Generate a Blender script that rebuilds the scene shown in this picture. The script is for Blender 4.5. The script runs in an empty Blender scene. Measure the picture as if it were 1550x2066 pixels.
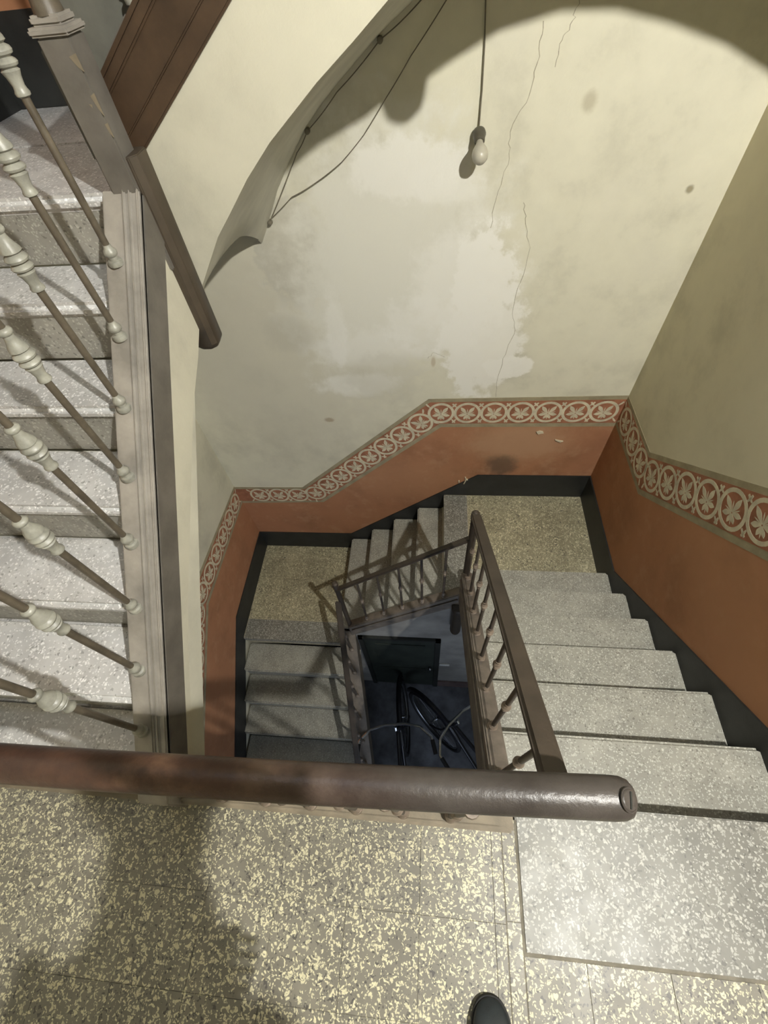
import bpy, bmesh, math, random
from mathutils import Vector, Matrix
random.seed(7)
sc = bpy.context.scene
COL = sc.collection
R_ = math.radians

# ------------------------------------------------------------------ camera
YAW, PITCH, ROLL, FPX = -0.1805, 0.9569, -0.1297, 902.9
cam_d = bpy.data.cameras.new('camera'); cam = bpy.data.objects.new('camera', cam_d); COL.objects.link(cam)
cy_, sy_ = math.cos(YAW), math.sin(YAW)
F = Vector((sy_*math.cos(PITCH), cy_*math.cos(PITCH), -math.sin(PITCH)))
Rr = Vector((cy_, -sy_, 0)); Uu = Rr.cross(F)
c_, s_ = math.cos(ROLL), math.sin(ROLL)
RX = c_*Rr + s_*Uu; UX = -s_*Rr + c_*Uu
M = Matrix((RX, UX, -F)).transposed().to_4x4(); M.translation = Vector((0, 0, 1.5552))
cam.matrix_world = M
cam_d.sensor_fit = 'HORIZONTAL'; cam_d.sensor_width = 36; cam_d.lens = FPX/1550*36
cam_d.clip_start = 0.02
sc.camera = cam
# ------------------------------------------------------------------ world, exposure
w = bpy.data.worlds.new('world'); sc.world = w; w.use_nodes = True
bg = w.node_tree.nodes['Background']; bg.inputs[0].default_value = (0.55, 0.68, 1.0, 1); bg.inputs[1].default_value = 0.25
sc.view_settings.view_transform = 'Standard'; sc.view_settings.look = 'None'
sc.view_settings.gamma = 1; sc.view_settings.use_curve_mapping = False
sc.view_settings.exposure = 0.0
LAMP = Vector((0.99, -0.40, 2.50)); LAMP_W = 345.0; LAMP_COL = (1.0, 0.98, 0.92)
TOP_FILL_W = 30.0                                  # added cool fill at the shaft top, where no opening is seen
LOW_FILL_W = 12.0                                   # added cool fill low in the well, as daylight from an unseen door

# ------------------------------------------------------------------ dimensions
H = 0.165
YB, XR, XL = 2.057, 1.094, -1.531
ZG = -20*H                                   # ground floor
ZC = 6.2
YF = -2.2                                   # wall behind the camera

# ------------------------------------------------------------------ material helpers
def nm(name):
    m = bpy.data.materials.new(name); m.use_nodes = True
    nt = m.node_tree; b = nt.nodes['Principled BSDF']
    return m, nt, b
def N(nt, t, **k):
    n = nt.nodes.new(t)
    for a, v in k.items():
        if a == 'ins':
            for i, x in v.items(): n.inputs[i].default_value = x
        else: setattr(n, a, v)
    return n
def L(nt, a, b): nt.links.new(a, b)
def pos(nt):
    g = N(nt, 'ShaderNodeNewGeometry'); return g.outputs['Position']
def noise(nt, vec, scale, detail=4, rough=.55, dist=0):
    n = N(nt, 'ShaderNodeTexNoise', ins={'Scale': scale, 'Detail': detail, 'Roughness': rough, 'Distortion': dist})
    L(nt, vec, n.inputs['Vector']); return n
def ramp(nt, fac, stops, interp='LINEAR'):
    r = N(nt, 'ShaderNodeValToRGB'); e = r.color_ramp.elements
    r.color_ramp.interpolation = interp
    while len(e) < len(stops): e.new(0.5)
    for el, (p, c) in zip(e, stops):
        el.position = p; el.color = (*c, 1) if len(c) == 3 else c
    L(nt, fac, r.inputs[0]); return r.outputs[0]
def mixc(nt, fac, a, b, mode='MIX'):
    m = N(nt, 'ShaderNodeMix', data_type='RGBA', blend_type=mode)
    if isinstance(fac, (int, float)): m.inputs[0].default_value = fac
    else: L(nt, fac, m.inputs[0])
    for x, i in ((a, 6), (b, 7)):
        if isinstance(x, tuple): m.inputs[i].default_value = (*x, 1)
        else: L(nt, x, m.inputs[i])
    return m.outputs[2]
def mth(nt, op, a, b=None, c=None, clamp=False):
    m = N(nt, 'ShaderNodeMath', operation=op, use_clamp=clamp)
    for i, x in enumerate((a, b, c)):
        if x is None: continue
        if isinstance(x, (int, float)): m.inputs[i].default_value = x
        else: L(nt, x, m.inputs[i])
    return m.outputs[0]
def sstep(nt, v, lo, hi):
    m = N(nt, 'ShaderNodeMapRange', interpolation_type='SMOOTHSTEP', ins={1: lo, 2: hi, 3: 0, 4: 1})
    L(nt, v, m.inputs[0]); return m.outputs[0]
def bump(nt, b, height, strength=.3, dist=.004):
    n = N(nt, 'ShaderNodeBump', ins={'Strength': strength, 'Distance': dist}); L(nt, height, n.inputs['Height'])
    L(nt, n.outputs[0], b.inputs['Normal'])

def paint(name, col, var=.12, rough=.7, scale=6, bumpy=.15, metal=0, col2=None, spec=.5):
    m, nt, b = nm(name); p = pos(nt)
    n = noise(nt, p, scale, 6, .6)
    dark = tuple(c*(1-var*1.6) for c in col); lite = tuple(min(1, c*(1+var)) for c in (col2 or col))
    L(nt, ramp(nt, n.outputs['Fac'], [(.3, dark), (.7, lite)]), b.inputs['Base Color'])
    n2 = noise(nt, p, scale*14, 3)
    if bumpy: bump(nt, b, n2.outputs['Fac'], bumpy, .003)
    b.inputs['Roughness'].default_value = rough; b.inputs['Metallic'].default_value = metal
    b.inputs['Specular IOR Level'].default_value = spec
    return m

def terrazzo(name, base, chips, scale, amount, rough, tilevar=.08, elong=0.35, wear=0.0, spec=.5):
    """stone chips bound in cement: warped voronoi cells, some of them chips of each colour"""
    m, nt, b = nm(name); p = pos(nt)
    wn = noise(nt, p, scale*.55, 2)
    wv = N(nt, 'ShaderNodeVectorMath', operation='SUBTRACT', ins={1: (.5, .5, .5)}); L(nt, wn.outputs['Color'], wv.inputs[0])
    ws = N(nt, 'ShaderNodeVectorMath', operation='SCALE'); ws.inputs['Scale'].default_value = 2.2*elong/scale*2; L(nt, wv.outputs[0], ws.inputs[0])
    wp = N(nt, 'ShaderNodeVectorMath', operation='ADD'); L(nt, p, wp.inputs[0]); L(nt, ws.outputs[0], wp.inputs[1])
    col = None
    n0 = noise(nt, p, 9, 5); col = ramp(nt, n0.outputs['Fac'], [(.3, tuple(c*.8 for c in base)), (.7, tuple(c*1.15 for c in base))])
    oi = N(nt, 'ShaderNodeObjectInfo')
    tv = mth(nt, 'MULTIPLY_ADD', oi.outputs['Random'], 2*tilevar, 1-tilevar)
    for i, (cc, amt, sc_) in enumerate(chips):
        v = N(nt, 'ShaderNodeTexVoronoi', feature='F1', ins={'Scale': scale*sc_, 'Randomness': 1})
        off = N(nt, 'ShaderNodeVectorMath', operation='ADD', ins={1: (i*3.7, i*1.3, i*2.1)}); L(nt, wp.outputs[0], off.inputs[0]); L(nt, off.outputs[0], v.inputs['Vector'])
        sep = N(nt, 'ShaderNodeSeparateColor'); L(nt, v.outputs['Color'], sep.inputs[0])
        thr = mth(nt, 'MULTIPLY_ADD', sep.outputs[1], .26, .25)
        inside = mth(nt, 'SUBTRACT', 1, sstep(nt, mth(nt, 'SUBTRACT', v.outputs['Distance'], thr), -.10, .10))
        pick = mth(nt, 'LESS_THAN', sep.outputs[0], amt)
        msk = mth(nt, 'MULTIPLY', inside, pick)
        cv = mixc(nt, sep.outputs[2], tuple(c*.78 for c in cc), cc)
        col = mixc(nt, msk, col, cv)
    if wear:
        nw = noise(nt, p, 2.2, 5); col = mixc(nt, mth(nt, 'MULTIPLY', sstep(nt, nw.outputs['Fac'], .45, .7), wear), col, tuple(c*.55 for c in base))
    hs = N(nt, 'ShaderNodeMix', data_type='RGBA', blend_type='MULTIPLY', ins={0: 1.0}); L(nt, col, hs.inputs[6])
    cmb = N(nt, 'ShaderNodeCombineColor'); [L(nt, tv, cmb.inputs[k]) for k in range(3)]; L(nt, cmb.outputs[0], hs.inputs[7])
    L(nt, hs.outputs[2], b.inputs['Base Color'])
    nr = noise(nt, p, 12, 4); L(nt, mth(nt, 'MULTIPLY_ADD', nr.outputs['Fac'], .22, rough-.11), b.inputs['Roughness'])
    b.inputs['Specular IOR Level'].default_value = spec
    nb = noise(nt, p, 60, 3); bump(nt, b, nb.outputs['Fac'], .12, .002)
    return m

YEL = (.72, .67, .45); BLK = (.10, .092, .08); WHT = (.60, .59, .53)
MT = {}
MT['tile'] = terrazzo('terrazzo_yellow', (.205, .19, .150), [(BLK, .30, 1.1), (YEL, .54, 1.0), (YEL, .44, 1.2)], 108, .5, .42, elong=.80)
MT['tile_far'] = terrazzo('terrazzo_yellow_worn', (.33, .30, .195), [(BLK, .25, 1.2), (YEL, .5, 1.0), (YEL, .42, 1.2)], 86, .5, .5, wear=.3, elong=.7, tilevar=.10)
MT['slab'] = terrazzo('terrazzo_grey', (.19, .185, .155), [((.13, .125, .105), .25, .9), ((.50, .49, .43), .55, 1.0), ((.45, .44, .39), .45, 1.2)], 118, .6, .46, tilevar=.05, elong=.55, spec=.7)
MT['riser_left'] = terrazzo('terrazzo_grey_risers', (.30, .29, .255), [((.2, .195, .17), .2, .9), ((.48, .47, .42), .5, 1.0)], 125, .6, .5, tilevar=.05, elong=.5)  # colour holds olive dirt and the weaker light on upright faces
MT['tread'] = terrazzo('terrazzo_grey_steps', (.32, .31, .26), [((.22, .21, .175), .25, .9), ((.56, .55, .48), .62, 1.0)], 150, .6, .42, tilevar=.05, elong=.5)
MT['slab_left'] = terrazzo('terrazzo_grey_left', (.54, .535, .52), [((.38, .375, .36), .2, .9), ((.86, .85, .83), .6, 1.0)], 125, .6, .34, tilevar=.05, elong=.5)
MT['grout'] = paint('grout', (.22, .20, .155), .2, .9, 30)
MT['dado'] = paint('dado_red', (.36, .142, .062), .22, .62, 5, .12, col2=(.45, .185, .085))
MT['black'] = paint('skirting_black', (.022, .023, .022), .25, .5, 8, .12)
MT['tan'] = paint('border_tan', (.34, .295, .185), .15, .75, 14, .1)
MT['ground_red'] = paint('band_ground', (.36, .15, .08), .2, .75, 18, .1)
MT['stencil'] = paint('stencil_cream', (.64, .58, .42), .14, .85, 25, .05, spec=.1)
MT['soffit'] = paint('plaster_soffit', (.54, .52, .42), .10, .8, 5, .2)
MT['ceiling'] = paint('plaster_ceiling', (.62, .59, .49), .08, .9, 3, .1)
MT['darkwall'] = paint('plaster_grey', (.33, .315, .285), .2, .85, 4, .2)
MT['brown'] = paint('brown_wood', (.058, .034, .018), .25, .5, 9, .12)
MT['pendant'] = paint('pendant_wood', (.058, .044, .029), .2, .5, 12, .1)
MT['greywood'] = paint('grey_paint_wood', (.125, .114, .098), .2, .5, 11, .12)
MT['greyboard'] = paint('grey_board', (.115, .115, .098), .2, .6, 8, .1)
MT['string_l'] = paint('string_grey', (.30, .275, .24), .2, .5, 10, .12)
MT['string_r'] = paint('string_beige', (.20, .168, .135), .25, .55, 12, .12)
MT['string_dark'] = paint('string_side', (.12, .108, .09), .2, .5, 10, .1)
MT['curb'] = paint('curb_beige', (.23, .19, .13), .2, .6, 14, .12)
MT['rail_flat'] = paint('rail_brown', (.055, .041, .029), .2, .55, 12, .12)
MT['iron_l'] = paint('iron_silver', (.30, .295, .25), .25, .42, 30, .1, spec=.6)
MT['rod_l'] = paint('iron_rod', (.10, .082, .058), .25, .45, 30, .1, spec=.6)
MT['iron_r'] = paint('iron_brown', (.085, .066, .049), .25, .5, 25, .1)
MT['iron_rd'] = paint('iron_collar', (.24, .19, .145), .25, .5, 25, .1)
MT['green'] = paint('door_green', (.028, .036, .026), .25, .6, 7, .1)
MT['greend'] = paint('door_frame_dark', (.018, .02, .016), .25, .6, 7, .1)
MT['white'] = paint('white_paint', (.7, .69, .64), .05, .6, 8, .1)
MT['concrete'] = paint('ground_concrete', (.13, .135, .15), .35, .7, 6, .2)
MT['plinth'] = paint('plinth_pink', (.16, .11, .10), .2, .8, 7, .2)
MT['rubber'] = paint('tyre_rubber', (.008, .008, .009), .2, .6, 20, .1)
MT['bike'] = paint('bike_frame_black', (.01, .01, .014), .2, .3, 20, 0)
MT['chrome'] = paint('chrome', (.75, .76, .8), .05, .15, 10, 0, metal=1)
MT['steel'] = paint('steel', (.35, .36, .38), .1, .35, 10, 0, metal=1)
MT['cable'] = paint('cable', (.17, .15, .105), .2, .7, 20, 0)
MT['crack'] = paint('crack_dark', (.40, .365, .265), .2, .9, 40, 0)
MT['shoe'] = paint('shoe_leather', (.016, .021, .023), .25, .45, 30, .1)
MT['sole'] = paint('shoe_sole', (.02, .02, .02), .2, .8, 30, .1)
MT['jacket'] = paint('jacket_cloth', (.05, .055, .07), .2, .9, 40, .2)
MT['trousers'] = paint('trouser_cloth', (.03, .035, .05), .2, .9, 40, .2)
MT['skin'] = paint('skin', (.55, .33, .23), .08, .5, 20, .05)
MT['hair'] = paint('hair_dark', (.03, .02, .014), .2, .6, 80, .3)
MT['ceramic'] = paint('porcelain', (.5, .47, .38), .05, .3, 20, 0)
MT['enamel'] = paint('grey_enamel', (.22, .22, .20), .05, .5, 20, 0)
MT['holder'] = paint('bulb_holder', (.10, .09, .065), .15, .4, 20, 0)

def mat_handrail():
    m, nt, b = nm('handrail_worn'); p = pos(nt)
    n = noise(nt, p, 11, 6, .65); sx = N(nt, 'ShaderNodeSeparateXYZ'); L(nt, p, sx.inputs[0])
    c1 = ramp(nt, n.outputs['Fac'], [(.35, (.042, .022, .016)), (.52, (.072, .037, .024)), (.70, (.15, .085, .05))])
    c2 = ramp(nt, n.outputs['Fac'], [(.32, (.034, .028, .024)), (.7, (.064, .055, .048))])
    f = sstep(nt, mth(nt, 'ADD', sx.outputs[0], mth(nt, 'MULTIPLY', n.outputs['Fac'], .3)), -.25, .20)
    L(nt, mixc(nt, f, c1, c2), b.inputs['Base Color'])
    b.inputs['Roughness'].default_value = .36; b.inputs['Specular IOR Level'].default_value = .38
    n2 = noise(nt, p, 75, 5, .6); bump(nt, b, n2.outputs['Fac'], .30, .004)
    return m
MT['handrail'] = mat_handrail()

def wall_plaster(name, axis, blobs, base=(.68, .65, .51), mottle=None):
    """cream limewash with worn and patched areas that have a place of their own on this wall"""
    m, nt, b = nm(name); p = pos(nt)
    sx = N(nt, 'ShaderNodeSeparateXYZ'); L(nt, p, sx.inputs[0])
    U_, V_ = (sx.outputs[0], sx.outputs[2]) if axis == 'x' else (sx.outputs[1], sx.outputs[2])
    n1 = noise(nt, p, 3.2, 8, .62); n2 = noise(nt, p, 11, 6, .6); n3 = noise(nt, p, 1.3, 5, .6); n4 = noise(nt, p, 26, 6, .7)
    col = ramp(nt, n1.outputs['Fac'], [(.34, tuple(c*.83 for c in base)), (.5, base), (.68, tuple(min(1, c*1.07) for c in base))])
    col = mixc(nt, mth(nt, 'MULTIPLY', sstep(nt, n3.outputs['Fac'], .5, .72), .35), col, (base[0]*.88, base[1]*.87, base[2]*.95))
    if mottle: col = mixc(nt, mth(nt, 'MULTIPLY', sstep(nt, n2.outputs['Fac'], .48, .74), .45), col, mottle)
    wob = mth(nt, 'ADD', mth(nt, 'MULTIPLY', mth(nt, 'SUBTRACT', n2.outputs['Fac'], .5), 1.35), mth(nt, 'MULTIPLY', mth(nt, 'SUBTRACT', n4.outputs['Fac'], .5), .5))
    for (cx, cz, rx, rz, colr, amt, soft) in blobs:
        du = mth(nt, 'DIVIDE', mth(nt, 'SUBTRACT', U_, cx), rx); dv = mth(nt, 'DIVIDE', mth(nt, 'SUBTRACT', V_, cz), rz)
        d = mth(nt, 'SQRT', mth(nt, 'ADD', mth(nt, 'MULTIPLY', du, du), mth(nt, 'MULTIPLY', dv, dv)))
        msk = mth(nt, 'SUBTRACT', 1, sstep(nt, mth(nt, 'ADD', d, wob), 1-soft, 1+soft))
        col = mixc(nt, mth(nt, 'MULTIPLY', msk, amt), col, colr)
    L(nt, col, b.inputs['Base Color']); b.inputs['Roughness'].default_value = .85
    b.inputs['Specular IOR Level'].default_value = .25
    bump(nt, b, mth(nt, 'ADD', n4.outputs['Fac'], mth(nt, 'MULTIPLY', n2.outputs['Fac'], 2)), .2 if axis == 'x' else .07, .005)
    return m
WH = (.86, .84, .76); GY = (.50, .475, .385); LG = (.75, .73, .63)
far_blobs = [
    (-.86, .05, .62, .75, (.62, .585, .465), .7, .5),
    (-.64, .60, .17, .27, GY, .75, .10), (-.30, .50, .42, .5, LG, .55, .4),
    (-.15, .62, .40, .42, LG, .75, .3), (-.35, .25, .33, .38, LG, .5, .4),
    (-.10, .90, .22, .10, WH, .75, .2), (.03, .84, .15, .07, WH, .6, .3), (-.15, .45, .5, .5, LG, .3, .5), (-.75, .2, .12, .1, GY, .4, .4),
    (.14, .42, .24, .26, WH, .6, .3), (.22, .45, .15, .22, WH, .85, .10), (.24, .12, .20, .32, WH, .85, .14), (.40, -.02, .13, .07, WH, .9, .12), (.02, .22, .25, .16, WH, .5, .3),
    (-.35, .10, .26, .12, WH, .45, .35), (-.42, -.13, .24, .075, WH, .6, .3), (-.28, -.07, .22, .16, (.56, .53, .42), .4, .3), (-.50, .20, .05, .22, WH, .5, .3),
    (.512, 1.057, .022, .028, (.40, .36, .24), .6, .5), (.958, .779, .014, .016, (.25, .21, .12), .8, .4), (-.645, -.40, .03, .018, (.35, .26, .16), .7, .4), (.0, .02, .012, .03, (.45, .36, .22), .6, .4)]
MT['wall_back'] = wall_plaster('plaster_back', 'x', far_blobs)
MT['wall_right'] = wall_plaster('plaster_right', 'y', [(1.2, .35, .3, .35, (.62, .57, .41), .5, .5)], base=(.64, .59, .43))
MT['wall_left'] = wall_plaster('plaster_left', 'y', [], base=(.62, .59, .46))
MT['wall_plain'] = wall_plaster('plaster_plain', 'x', [], base=(.64, .61, .49))
DR = (.40, .192, .10)
MT['joint'] = paint('light_joint', (.46, .41, .28), .15, .9, 30)
MT['dado'] = wall_plaster('dado_red', 'y', [(.7, .0, .5, .3, (.46, .25, .135), .4, .6)], base=DR, mottle=(.47, .265, .15))
MT['dado_back'] = wall_plaster('dado_red_back', 'x', [(.55, -.60, .30, .16, (.52, .33, .20), .6, .5), (.47, -.83, .10, .10, (.13, .09, .06), .75, .4), (-.2, -1.0, .4, .2, (.46, .25, .135), .4, .5)], base=DR, mottle=(.50, .30, .175))
MT['spandrel'] = wall_plaster('plaster_spandrel', 'x', [(-.35, 1.2, .2, .3, (.57, .545, .435), .5, .5)], base=(.53, .505, .40))

# ------------------------------------------------------------------ mesh helpers
ORG = {}
class MB:
    def __init__(s): s.v = []; s.f = []
    def add(s, vs, fs):
        o = len(s.v); s.v += [Vector(v) for v in vs]; s.f += [tuple(i+o for i in f) for f in fs]; return s
    def box(s, x0, x1, y0, y1, z0, z1):
        return s.add([(x, y, z) for x in (x0, x1) for y in (y0, y1) for z in (z0, z1)],
                     [(0, 1, 3, 2), (4, 6, 7, 5), (0, 4, 5, 1), (2, 3, 7, 6), (0, 2, 6, 4), (1, 5, 7, 3)])
    def prism(s, poly, vec):
        n = len(poly); v2 = [Vector(p)+Vector(vec) for p in poly]
        return s.add(list(poly)+v2, [tuple(range(n))[::-1], tuple(range(n, 2*n))] + [(i, (i+1) % n, (i+1) % n+n, i+n) for i in range(n)])
    def tube(s, pts, r, seg=10, cap=True, sx=1.0):
        pts = [Vector(p) for p in pts]; n = len(pts); rings = []
        up0 = None
        for i, p in enumerate(pts):
            t = (pts[min(i+1, n-1)]-pts[max(i-1, 0)]).normalized()
            a = up0 if up0 is not None and abs(up0.dot(t)) < .98 else (Vector((0, 0, 1)) if abs(t.z) < .9 else Vector((1, 0, 0)))
            b = t.cross(a).normalized(); a2 = b.cross(t).normalized(); up0 = a2
            rr = r[i] if isinstance(r, (list, tuple)) else r
            rings.append([p+rr*(sx*math.cos(q)*b+math.sin(q)*a2) for q in [2*math.pi*k/seg for k in range(seg)]])
        vs = [v for rg in rings for v in rg]; fs = []
        for i in range(n-1):
            for k in range(seg):
                fs.append((i*seg+k, i*seg+(k+1) % seg, (i+1)*seg+(k+1) % seg, (i+1)*seg+k))
        if cap: fs += [tuple(range(seg))[::-1], tuple(range((n-1)*seg, n*seg))]
        return s.add(vs, fs)
    def lathe(s, prof, base, axis=(0, 0, 1), seg=14):
        ax = Vector(axis).normalized(); q = Vector((0, 0, 1)).rotation_difference(ax); b = Vector(base)
        n = len(prof)
        vs = [b+q @ Vector((r*math.cos(2*math.pi*k/seg), r*math.sin(2*math.pi*k/seg), z)) for (r, z) in prof for k in range(seg)]
        fs = [(i*seg+k, i*seg+(k+1) % seg, (i+1)*seg+(k+1) % seg, (i+1)*seg+k) for i in range(n-1) for k in range(seg)]
        fs += [tuple(range(seg))[::-1], tuple(range((n-1)*seg, n*seg))]
        return s.add(vs, fs)
    def torus(s, c, axis, R, r, seg=36, s2=10):
        q = Vector((0, 0, 1)).rotation_difference(Vector(axis).normalized()); c = Vector(c)
        vs = [c+q @ Vector(((R+r*math.cos(b))*math.cos(a), (R+r*math.cos(b))*math.sin(a), r*math.sin(b)))
              for a in [2*math.pi*i/seg for i in range(seg)] for b in [2*math.pi*j/s2 for j in range(s2)]]
        fs = [(i*s2+j, ((i+1) % seg)*s2+j, ((i+1) % seg)*s2+(j+1) % s2, i*s2+(j+1) % s2) for i in range(seg) for j in range(s2)]
        return s.add(vs, fs)
    def sphere(s, c, r, seg=16, rings=10, sc=(1, 1, 1)):
        c = Vector(c); vs = []; fs = []
        for i in range(1, rings):
            for k in range(seg):
                a, b = math.pi*i/rings, 2*math.pi*k/seg
                vs.append(c+Vector((r*sc[0]*math.sin(a)*math.cos(b), r*sc[1]*math.sin(a)*math.sin(b), r*sc[2]*math.cos(a))))
        t = len(vs); vs += [c+Vector((0, 0, r*sc[2])), c-Vector((0, 0, r*sc[2]))]
        for i in range(rings-2):
            for k in range(seg): fs.append((i*seg+k, (i+1)*seg+k, (i+1)*seg+(k+1) % seg, i*seg+(k+1) % seg))
        for k in range(seg):
            fs.append((t, k, (k+1) % seg)); fs.append((t+1, (rings-2)*seg+(k+1) % seg, (rings-2)*seg+k))
        return s.add(vs, fs)
    def build(s, name, mat, parent=None, bevel=0, seg=2, smooth=True, loc=None):
        org = Vector(loc) if loc is not None else (ORG[parent.name] if parent else Vector((0, 0, 0)))
        me = bpy.data.meshes.new(name)
        me.from_pydata([v-org for v in s.v], [], s.f)
        bm = bmesh.new(); bm.from_mesh(me)
        bmesh.ops.recalc_face_normals(bm, faces=bm.faces)
        if bevel:
            es = [e for e in bm.edges if e.is_manifold and e.calc_face_angle(0) > .5]
            bmesh.ops.bevel(bm, geom=es, offset=bevel, segments=seg, affect='EDGES', clamp_overlap=True)
        bm.to_mesh(me); bm.free()
        if smooth:
            me.shade_smooth(); me.set_sharp_from_angle(angle=R_(38))
        me.materials.append(MT[mat] if isinstance(mat, str) else mat)
        o = bpy.data.objects.new(name, me); COL.objects.link(o)
        if parent:
            o.parent = parent
            if loc is not None: o.location = org-ORG[parent.name]
        else: o.location = org
        ORG[o.name] = org
        return o
def thing(name, loc, label=None, cat=None, group=None, kind=None):
    o = bpy.data.objects.new(name, None); COL.objects.link(o); o.location = loc; o.empty_display_size = .1
    ORG[o.name] = Vector(loc); tag(o, label, cat, group, kind); return o
def tag(o, label=None, cat=None, group=None, kind=None):
    if label: o['label'] = label
    if cat: o['category'] = cat
    if group: o['group'] = group
    if kind: o['kind'] = kind
    return o
def inst(src, name, parent, off):
    """copy of a part, sharing its mesh"""
    c = src.copy(); c.name = name; COL.objects.link(c); c.parent = parent
    c.location = Vector(off)-ORG[parent.name]; ORG[c.name] = Vector(off)
    return c

# ================================================================== THE SETTING
# ---- walls
def wall(name, mb, mat, label):
    o = mb.build(name, mat, smooth=False); tag(o, label, 'wall', kind='structure'); return o
wb = wall('wall_back', MB().box(XL-.2, XR+.2, YB, YB+.2, ZG-.1, ZC), 'wall_back', 'tall cream plaster wall at the far side of the stairwell, patched white and cracked')
wr = wall('wall_right', MB().box(XR, XR+.2, YF-.2, YB, ZG-.1, ZC), 'wall_right', 'cream plaster wall running down along the right flight of stairs')
wl = wall('wall_left', MB().box(XL-.2, XL, YF-.2, YB, ZG-.1, ZC), 'wall_left', 'cream plaster wall at the left of the lower flight, partly behind the upper flight')
wf = wall('wall_front', MB().box(XL, XR, YF-.2, YF, -.25, ZC), 'wall_plain', 'cream plaster wall behind the person taking the photograph')
ce = MB().box(XL-.2, XR+.2, YF-.2, YB+.2, ZC, ZC+.2).build('ceiling', 'ceiling', smooth=False); tag(ce, 'pale ceiling over the stairwell', 'ceiling', kind='structure')

# ---- painted dado, border and skirting that follow landings and flights
def strip(lo, hi, to3, eps, n_off):
    """flat strip between two polylines sampled at matching vertices"""
    mb = MB(); n = len(lo)
    for i in range(n-1):
        a, b, c, d = lo[i], lo[i+1], hi[i+1], hi[i]
        q = [to3(*p) for p in (a, b, c, d)]
        mb.prism([v+n_off*eps for v in q], -n_off*(eps+.002))
    return mb
def lerp2(A, B, t): return [(a[0]+(b[0]-a[0])*t, a[1]+(b[1]-a[1])*t) for a, b in zip(A, B)]
def medallion_mb(Rm=.081):
    mb = MB(); T = .0004
    def poly(pts): mb.prism([Vector((x, 0, z)) for x, z in pts], (0, -T, 0))
    n = 28; ro, ri = Rm, Rm-.0165
    for k in range(n):
        a, b = 2*math.pi*k/n, 2*math.pi*(k+1)/n
        poly([(ro*math.cos(a), ro*math.sin(a)), (ro*math.cos(b), ro*math.sin(b)), (ri*math.cos(b), ri*math.sin(b)), (ri*math.cos(a), ri*math.sin(a))])
    c0 = (0, -.012)
    def leaf(ang, l, w):
        ca, sa = math.cos(R_(ang)), math.sin(R_(ang))
        pr = [(0.06, .10), (.3, .30), (.55, .50), (.72, .44), (.88, .22), (1, 0)]
        pts = [(t*l, w*h) for t, h in pr] + [(t*l, -w*h) for t, h in pr[-2::-1]]
        poly([(c0[0]+x*ca-y*sa, c0[1]+x*sa+y*ca) for x, y in pts])
    leaf(55, .072, .024); leaf(125, .072, .024); leaf(-8, .054, .023); leaf(188, .054, .023); leaf(-64, .044, .018); leaf(-116, .044, .018)
    for a_ in (90, 24, 156, -90): leaf(a_, .046, .006)
    for sgn in (1, -1):                                  # curls between neighbouring rings
        for (x, z, a) in ((.078, .062, 50), (.078, -.064, -50)):
            ca, sa = math.cos(R_(a)), math.sin(R_(a))
            poly([(sgn*(x+u*ca-v*sa), z+u*sa+v*ca) for u, v in ((-.018, -.004), (.0, -.008), (.016, -.006), (.016, .003), (0, .004), (-.018, .003))][::sgn])
    return mb
MED = None
def dado(wallo, side, S0, S, Bb, Bt, axis, nrm, med_flip=1):
    """S0 lower edge of skirting, S its top, Bb/Bt edges of the ornamental border; pairs (along, z)"""
    global MED
    val = {'back': YB, 'right': XR, 'left': XL}[side]
    to3 = (lambda u, z: Vector((u, val, z))) if axis == 'x' else (lambda u, z: Vector((val, u, z)))
    nv = Vector(nrm)
    bs = strip(S0, S, to3, .010, nv).build('baseboard_'+side, 'black', smooth=False)
    tag(bs, 'black skirting along the foot of the %s wall' % {'back': 'far', 'right': 'right', 'left': 'left'}[side], 'baseboard', kind='structure')
    strip(S, Bb, to3, .002, nv).build('dado', 'dado_back' if side == 'back' else 'dado', wallo, smooth=False)
    strip(Bb, Bt, to3, .0025, nv).build('border', 'tan', wallo, smooth=False)
    lo, hi = lerp2(Bb, Bt, .13), lerp2(Bb, Bt, .89)
    strip(lo, hi, to3, .0032, nv).build('border_ground', 'ground_red', wallo, smooth=False)
    mid = lerp2(lo, hi, .5)
    # walk along the middle line
    segs = []; tot = 0
    for a, b in zip(mid[:-1], mid[1:]):
        l = math.hypot(b[0]-a[0], b[1]-a[1]); segs.append((tot, l, a, b)); tot += l
    d = .10
    while d < tot-.05:
        for (s0, l, a, b) in segs:
            if s0 <= d <= s0+l:
                t = (d-s0)/l; u, z = a[0]+(b[0]-a[0])*t, a[1]+(b[1]-a[1])*t
                ang = math.atan2((b[1]-a[1]), (b[0]-a[0]))
                if abs(ang) > math.pi/2: ang -= math.copysign(math.pi, ang)
                if MED is None:
                    MED = medallion_mb().build('medallion', 'stencil', wallo, smooth=False); o = MED; first = True
                else:
                    o = bpy.data.objects.new('medallion', MED.data); COL.objects.link(o); o.parent = wallo
                p = to3(u, z)+nv*.0036
                ez = {'back': 0, 'right': -90, 'left': 90}[side]
                ang2 = ang if side != 'left' else ang
                if side == 'right': ang2 = -ang
                o.matrix_basis = Matrix.Translation(p) @ Matrix.Rotation(R_(ez), 4, 'Z') @ Matrix.Rotation(-ang2, 4, 'Y')
                break
        d += .157
    return bs
dado(wb, 'back', [(XR, -1.17), (.30, -1.17), (-.70, -2.0), (XL, -2.0)], [(XR, -.925), (.326, -.925), (-.69, -1.745), (XL, -1.752)],
     [(XR, -.458), (.056, -.462), (-.851, -1.285), (XL, -1.315)], [(XR, -.222), (-.023, -.236), (-.983, -1.100), (XL, -1.107)], 'x', (0, -1, 0))
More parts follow.
